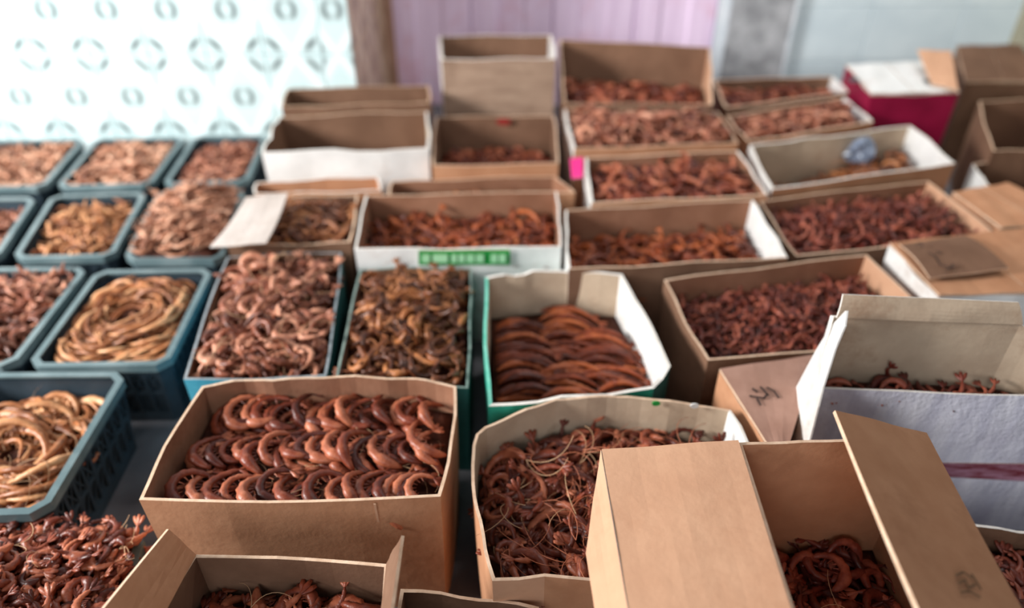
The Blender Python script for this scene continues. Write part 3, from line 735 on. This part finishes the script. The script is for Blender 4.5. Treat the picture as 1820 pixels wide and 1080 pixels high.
# B1, B2, B3
carton('B1', 'blue-sided carton heaped with curled shrimp, centre left', [(404, 456), (607, 448), (580, 668), (326, 674)], .34, fill=.312, outer=blue, inner=kraft_dk, edge=mottled('worn_grey_edge', (130, 140, 146), (156, 164, 168), scale=40), over={1: (dteal, None, None)}, bulge=.008)
contents('B1', 'lower layers of curled rosy shrimp in the blue-sided carton', dict(scheme='pink', L=.125, th=.027, curl=2.7, lod=2, bump=.045, single=64, whiskers=.2, tilt=.5,
    single_label='rosy curled shrimp in the blue-sided carton', group='curled shrimps in the blue-sided carton'))
carton('B2', 'dark green-sided carton of tangled brown shrimp, second from centre left', [(640, 478), (838, 476), (832, 690), (596, 672)], .34, fill=.318, outer=dteal, inner=kraft_dk, edge=mottled('green_grey_edge', (112, 132, 126), (136, 154, 146), scale=40), bulge=.004)
contents('B2', 'tangled brown shrimp heap with loose tails right of the blue-sided carton', dict(scheme='brown', L=.125, th=.024, curl=2.4, lod=2, bump=.035, whiskers=.25, tilt=.6))
carton('B3', 'teal-edged carton with a thick white right side, centre', [(862, 492), (980, 480), (1106, 487), (1192, 650), (1162, 690), (868, 722)], .385, cy=545, outer=teal, inner=greyb, edge=edge_w,
    over={2: (white, white, edge_w), 3: (dteal, white, edge_w), 5: (teal, None, mint)}, bulge=.006, th=.010, wav=.006)
contents('B3', 'packed rust-coloured shrimp laid flat in layers in the teal-edged carton', dict(scheme='rust', L=.19, th=.024, curl=1.0, mode='layers', lod=2, lump=.008))

# G, H
r, P, _ = carton('G', 'white-sided carton with a tall pale back flap, right side', [(1476, 560, .65), (1812, 572, .65), (1985, 706, .50), (1452, 690, .50)], .50, fill=.472, outer=silver, inner=greyb, edge=edge_w, over={3: (white, greyb, edge_w)}, bulge=.004, wav=.003)
t0, t1 = W(1498, 522, .71), W(1806, 534, .71)
t0.y = P[0].y + .02; t1.y = P[1].y + .02
t0 = WY(1497, 522, P[0].y + .012); t1 = WY(1808, 536, P[1].y + .012)
panel('flap', [t0, t1, P[1] + Vector((0, -.008, 0)), P[0] + Vector((.01, -.008, 0))], greyb, r, back=greyb, bend=-.004, edge=edge_w)
# torn white strip of the left wall
V = []; rows_ = [(552, 1502, 1505, .775), (580, 1476, 1501, .765), (620, 1451, 1484, .752), (690, 1414, 1462, .735), (722, 1403, 1454, .72), (800, 1397, 1434, .70)]
def WX(px, py, X):
    d_ = W(px, py, 0) - Vector((0, 0, CZ)); t_ = X / d_.x; return Vector((0, 0, CZ)) + d_ * t_
for th_ in (0, .004):
    for (y_, xa, xb, X_) in rows_: V += [WX(xa, y_, X_) + Vector((th_, 0, 0)), WX(xb, y_, X_ - .004) + Vector((th_, 0, 0))]
Fc = []; q_ = len(rows_) * 2
for k in range(len(rows_) - 1):
    a = 2 * k; Fc += [(a, a + 2, a + 3, a + 1), (q_ + a, q_ + a + 1, q_ + a + 3, q_ + a + 2), (a, q_ + a, q_ + a + 2, a + 2), (a + 1, a + 3, q_ + a + 3, q_ + a + 1)]
Fc += [(0, 1, q_ + 1, q_), (q_ - 2, 2 * q_ - 2, 2 * q_ - 1, q_ - 1)]
mesh_obj('torn_strip', V, Fc, white, r)
# printed picture band low on the white face
ny = P[3].y - .004
cG = (P[0] + P[1] + P[2] + P[3]) / 4
def gface(t, z):                                     # a point just proud of the white front face
    a_ = P[3] + (P[2] - P[3]) * t; s_ = 1 - .035 * (1 - z / .5) + .022
    return Vector((cG.x + (a_.x - cG.x) * s_, cG.y + (a_.y - cG.y) * s_ - .006, z))
pic = panel('printed_picture', [gface(.42, .262), gface(.97, .275), gface(.97, .205), gface(.46, .215)], smear, r, th=-.001, n=4, wav=0)
pic['label'] = 'dark red printed band'
contents('G', 'dark red shrimp heap behind the white face of the right carton', dict(scheme='wine', L=.11, th=.02, lod=1, mode='across', over=-.008))
r, P, _ = carton('H', 'closed kraft carton with a handwritten mark beside the white torn strip', [(1278, 660), (1450, 634), (1402, 792), (1362, 792)], .40, closed=mottled('dusty_rose_board', (158, 120, 104), (176, 138, 122)), outer=kraft, bulge=0)
strokes('handwritten_mark', [[(1333, 703), (1358, 707), (1364, 700)], [(1338, 690), (1346, 696)], [(1352, 687), (1366, 702)], [(1364, 688), (1376, 695), (1384, 706)], [(1346, 708), (1352, 719)]], ink, [c_ for c_ in r.children if c_.name.startswith('flap')][0], .414, .005)

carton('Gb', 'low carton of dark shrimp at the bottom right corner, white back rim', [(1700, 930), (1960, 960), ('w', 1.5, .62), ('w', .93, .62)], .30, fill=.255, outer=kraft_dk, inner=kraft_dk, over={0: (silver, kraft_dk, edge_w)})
contents('Gb', 'dark brown shrimp heap in the bottom right corner', dict(scheme='wine', L=.12, th=.026, lod=1))
# I .. L
carton('I', 'kraft carton of small red shrimp, right of centre, tilted rim', [(1180, 497), (1540, 452), (1690, 600), (1258, 640)], .38, cy=512, outer=kraft_dk, inner=kraft_in, over={1: (kraft, kraft_lt, edge_m)}, bulge=.006)  # paler inner right wall: window light put into the board colour
contents('I', 'small dry red shrimp heap in the tilted kraft carton right of centre', dict(scheme='wine', L=.075, th=.013, curl=1.4, lod=1, bump=.03, mode='slant', tilt=.5, whiskers=.04, dens=.8))
r, P, _ = carton('J', 'closed carton with handwriting and a lifted flap, right edge', [(1580, 436), (1830, 408), (1990, 520), (1668, 528)], .42, closed=kraft, outer=white, bulge=0)
fl = panel('flap', [W(1598, 436, .432), W(1716, 420, .440), W(1792, 478, .455), W(1652, 496, .442)], kraft_dk, r, th=.005, bend=-.01, edge=edge_m); fl['label'] = 'darker lifted flap with handwriting'
strokes('handwritten_mark', [[(1628, 434), (1636, 430), (1640, 438)], [(1650, 448), (1662, 454), (1672, 470), (1690, 476), (1694, 468)], [(1664, 446), (1674, 450)], [(1682, 478), (1696, 474)]], ink, fl, .462, .004)
carton('K', 'kraft carton of dark red shrimp behind the handwritten carton', [(1350, 357), (1650, 322), (1768, 414), (1415, 455)], .38, cy=366, outer=kraft_dk, inner=kraft_in, over={1: (kraft, kraft_lt, edge_m)}, bulge=.006)  # light from the left is painted on the right wall's inside
contents('K', 'dark red shrimp heap in the carton behind the handwritten lid', dict(scheme='wine', L=.09, th=.016, curl=1.6, lod=1, bump=.05, mode='slant', tilt=.45))
carton('L', 'kraft carton with one white inner side, behind the teal-edged carton', [(1005, 373), (1338, 355), (1400, 458), (1010, 478)], .40, cy=415, outer=kraft_dk, inner=kraft_in, over={1: (white, white, edge_w), 3: (white, kraft_in, edge_w)}, bulge=.004)
contents('L', 'orange-brown shrimp heap in the carton with one white inner side', dict(scheme='rust', L=.12, th=.022, curl=2.6, lod=1, mode='across', bump=.01))
r, P, _ = carton('M', 'white-edged carton with a pink sticker corner, right of centre', [(1040, 280), (1312, 268), (1365, 346), (1050, 362)], .40, cy=288, outer=kraft, inner=kraft_in, edge=edge_m, over={1: (kraft, kraft_in, edge_w), 3: (white, kraft_in, edge_w)}, bulge=.003, th=.010)
contents('M', 'reddish shrimp heap in the white-edged carton beside the pink sticker', dict(scheme='red', L=.13, th=.026, lod=0, bump=.012))
panel('pink_sticker', [W(1013, 282, .402), W(1036, 280, .402), W(1036, 316, .395), W(1016, 318, .395)], pink, r, th=.002, n=1)
carton('N', 'carton of glossy rosy shrimp behind the pink-stickered carton', [(1003, 194), (1276, 199), (1312, 254), (1020, 264)], .42, cy=208, outer=kraft, inner=kraft_in, edge=edge_m, over={3: (white, kraft_in, edge_w)}, bulge=.003)
contents('N', 'rosy shrimp heap behind the pink-stickered carton', dict(scheme='pink', L=.14, th=.030, lod=0, bump=.05))
carton('O', 'carton with a high brown back flap against the lilac door', [(995, 70, .60), (1262, 84, .60), (1266, 186, .44), (1003, 184, .44)], .44, fill=.38, outer=kraft_dk, inner=kraft_dk, over={1: (kraft, kraft_lt, edge_m)}, bulge=.004)  # inside of the right wall painted paler where the window light falls
contents('O', 'dark red shrimp heap in the high-backed carton by the lilac door', dict(scheme='red', L=.13, th=.028, lod=0, bump=.03))
r, P, _ = carton('P1', 'open kraft carton with a red mark in front of the tall carton', [(775, 208), (985, 206), (993, 290), (768, 294)], .40, fill=.24, outer=kraft, inner=kraft_dk, edge=edge_m)
c = WY(895, 216, P[0].y - .012); V = [c + Vector((math.cos(q * .628) * .035, -s_, math.sin(q * .628) * .017)) for s_ in (0, .003) for q in range(10)]
mesh_obj('red_mark', V, [tuple(range(10)), tuple(range(19, 9, -1))] + [(q, (q + 1) % 10, 10 + (q + 1) % 10, 10 + q) for q in range(10)], redm, r)
contents('P1', 'dark shrimp heap low inside the carton with the red mark', dict(scheme='red', L=.11, th=.024, lod=0))
carton('P2', 'tall tan carton with white left edge before the lilac door', [(780, 64), (980, 62), (988, 104), (784, 106)], .60, outer=mottled('dusty_tan_board', (150, 124, 106), (172, 146, 126), scale=5, streak=(1, 1, 6), dirt=(120, 94, 76)), inner=kraft_dk, edge=edge_w, over={3: (white, white, edge_w), 1: (white, white, edge_w)}, fill=.3, th=.012)
carton('Q', 'brown empty carton against the corner of the patterned wall', [(510, 158), (762, 152), (764, 182), (500, 190)], .47, fill=.2, outer=kraft_dk, inner=kraft_dk)
carton('R', 'white-fronted empty carton left of the red-marked carton', [(495, 208), (760, 198), (762, 264), (465, 272)], .44, fill=.2, outer=white, inner=kraft_dk, edge=edge_w, over={0: (kraft_dk, None, edge_m), 1: (white, greyb, edge_w)}, wav=.008, th=.009)
carton('Sb', 'pale shallow carton wedged behind the white-flapped carton', [(455, 324), (672, 314), (678, 338), (452, 345)], .36, fill=.2, outer=kraft, inner=kraft, edge=edge_w)
carton('S2', 'narrow kraft carton behind the white carton with green sticker', [(696, 322), (985, 313), (1022, 342), (690, 348)], .35, fill=.28, outer=kraft, inner=kraft_in, edge=edge_m)
contents('S2', 'sliver of shrimp heap behind the white carton with green sticker', dict(scheme='brown', L=.11, th=.024, lod=0))
r, P, _ = carton('T', 'small carton with a pale flap folded out over its left end', [(448, 354), (636, 346), (622, 430), (405, 438)], .37, fill=.345, outer=kraft_dk, inner=kraft_dk, edge=edge_m)
contents('T', 'brown shrimp heap in the small carton with the pale flap', dict(scheme='brown', L=.11, th=.018, lod=1, bump=.04, curl=1.8, mode='across', whiskers=.1))
fl = panel('flap', [W(438, 352, .445), W(511, 346, .455), W(474, 432, .43), W(374, 440, .40)], mottled('pale_label_side', (184, 172, 164), (200, 190, 184)), r, th=.005, bend=.01, edge=edge_w); fl['label'] = 'pale flap folded out'
r, P, _ = carton('U', 'white carton with a green sticker on its front, centre', [(650, 347), (990, 340), (998, 439), (630, 443)], .40, cy=385, outer=white, inner=kraft_in, edge=edge_w, over={0: (kraft, None, edge_m)}, bulge=.003)
contents('U', 'orange-brown shrimp heap in the white carton with green sticker', dict(scheme='rust', L=.13, th=.025, lod=1, bump=.015, curl=1.8, whiskers=.1))
yf = P[3].y - .012
def fy(x): t = (x - 630) / 368; return P[3].y + (P[2].y - P[3].y) * t - .011
def onf(x, y): return WY(x, y, fy(x))
st = panel('green_sticker', [onf(744, 445), onf(906, 444), onf(906, 470), onf(744, 471)], green, r, th=-.002, n=1, wav=0)
for k_, (a_, b_) in enumerate(((750, 764), (769, 796), (802, 812), (815, 826), (829, 843), (846, 860), (872, 884), (887, 899))):
    V = [onf(a_, 451) + Vector((0, -.004, 0)), onf(b_, 451) + Vector((0, -.004, 0)), onf(b_, 465) + Vector((0, -.004, 0)), onf(a_, 465) + Vector((0, -.004, 0))]
    panel('worn_print', V, green_lt, st, th=-.001, n=1, wav=0)
carton('V1', 'dull carton with thick white right edge before the marble strip', [(1268, 142), (1480, 136), (1508, 164), (1290, 192)], .385, cy=156, outer=kraft_dk, inner=kraft_dk, over={1: (white, white, edge_w)}, th=.012)
contents('V1', 'dark red shrimp heap before the grey marble strip', dict(scheme='red', L=.13, th=.028, lod=0))
carton('V2', 'kraft carton with white right end behind the blue-bag carton', [(1290, 206), (1500, 172), (1552, 216), (1330, 252)], .40, cy=202, outer=kraft, inner=kraft_in, over={1: (white, white, edge_w)}, th=.010)
contents('V2', 'rosy shrimp heap in the carton behind the blue-bag carton', dict(scheme='pink', L=.12, th=.028, lod=0, bump=.03))
carton('Wb', 'nearly empty white-ended carton holding a grey-blue bag', [(1332, 258), (1500, 239), (1618, 223), (1698, 290), (1372, 336)], .41, fill=.22, outer=kraft, inner=greyb, edge=edge_w, over={2: (white, white, edge_w), 4: (white, greyb, edge_w)}, th=.009)
contents('Wb', 'low brown shrimp heap with pale tails in the blue-bag carton', dict(scheme='brown', L=.11, th=.026, lod=0, bump=.03, slope=(.2, 0), whiskers=.15))
r, P, _ = carton('X', 'maroon and white closed carton at the back right', [(1503, 118), (1642, 112), (1704, 166), (1548, 170)], .47, closed=white, outer=maroon, edge=edge_w, bulge=0)
panel('flap', [W(1630, 90, .57), W(1690, 92, .57), W(1702, 162, .49), W(1655, 150, .49)], kraft_lt, r, th=.006)
for (px_, py_) in ((1522, 142), (1640, 146)):
    panel('hand_hole_shade', [W(px_ - 14, py_ - 4, .478), W(px_ + 16, py_ - 5, .478), W(px_ + 18, py_ + 3, .478), W(px_ - 12, py_ + 4, .478)], plastic_d, r, th=.001, n=1)  # flat dark patch painted for the shade inside a hand hole
carton('Y', 'kraft carton at the right edge beyond the handwritten one', [(1728, 292), (1850, 276), (1960, 335), (1775, 350)], .36, fill=.2, outer=kraft, inner=kraft_dk, over={3: (white, kraft, edge_w)})
carton('AA', 'closed kraft carton with loose lid between two right edge cartons', [(1692, 345), (1790, 328), (1930, 395), (1778, 408)], .385, closed=kraft, outer=kraft, bulge=0)
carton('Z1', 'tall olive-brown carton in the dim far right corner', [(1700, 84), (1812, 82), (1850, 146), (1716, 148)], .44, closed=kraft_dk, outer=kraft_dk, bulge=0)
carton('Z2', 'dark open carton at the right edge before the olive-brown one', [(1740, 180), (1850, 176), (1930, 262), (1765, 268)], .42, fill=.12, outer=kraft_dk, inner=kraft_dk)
for k_, v_ in BOXES.items():
    if v_[0].name.startswith('cardboard'): rebase(v_[0], v_[3])

# crumpled bag in the nearly empty carton
def bag_obj():
    c = W(1530, 268, .34); V = []; Fc = []; nu, nv = 14, 8
    for j in range(nv + 1):
        th_ = math.pi * j / nv
        for i in range(nu):
            a_ = 2 * math.pi * i / nu; rr = 1 + .22 * math.sin(3 * a_ + j) + .14 * math.sin(5 * a_ + j * 2.1)
            V.append((math.cos(a_) * math.sin(th_) * .06 * rr, math.sin(a_) * math.sin(th_) * .05 * rr, math.cos(th_) * .06 + .02 * math.sin(2 * a_) * math.sin(th_)))
    for j in range(nv):
        for i in range(nu): Fc.append((j * nu + i, (j + 1) * nu + i, (j + 1) * nu + (i + 1) % nu, j * nu + (i + 1) % nu))
    o = mesh_obj('plastic_bag', V, Fc, bag); o.location = c
    tag(o, 'small crumpled grey-blue plastic bag in the nearly empty carton', 'bag')
bag_obj()
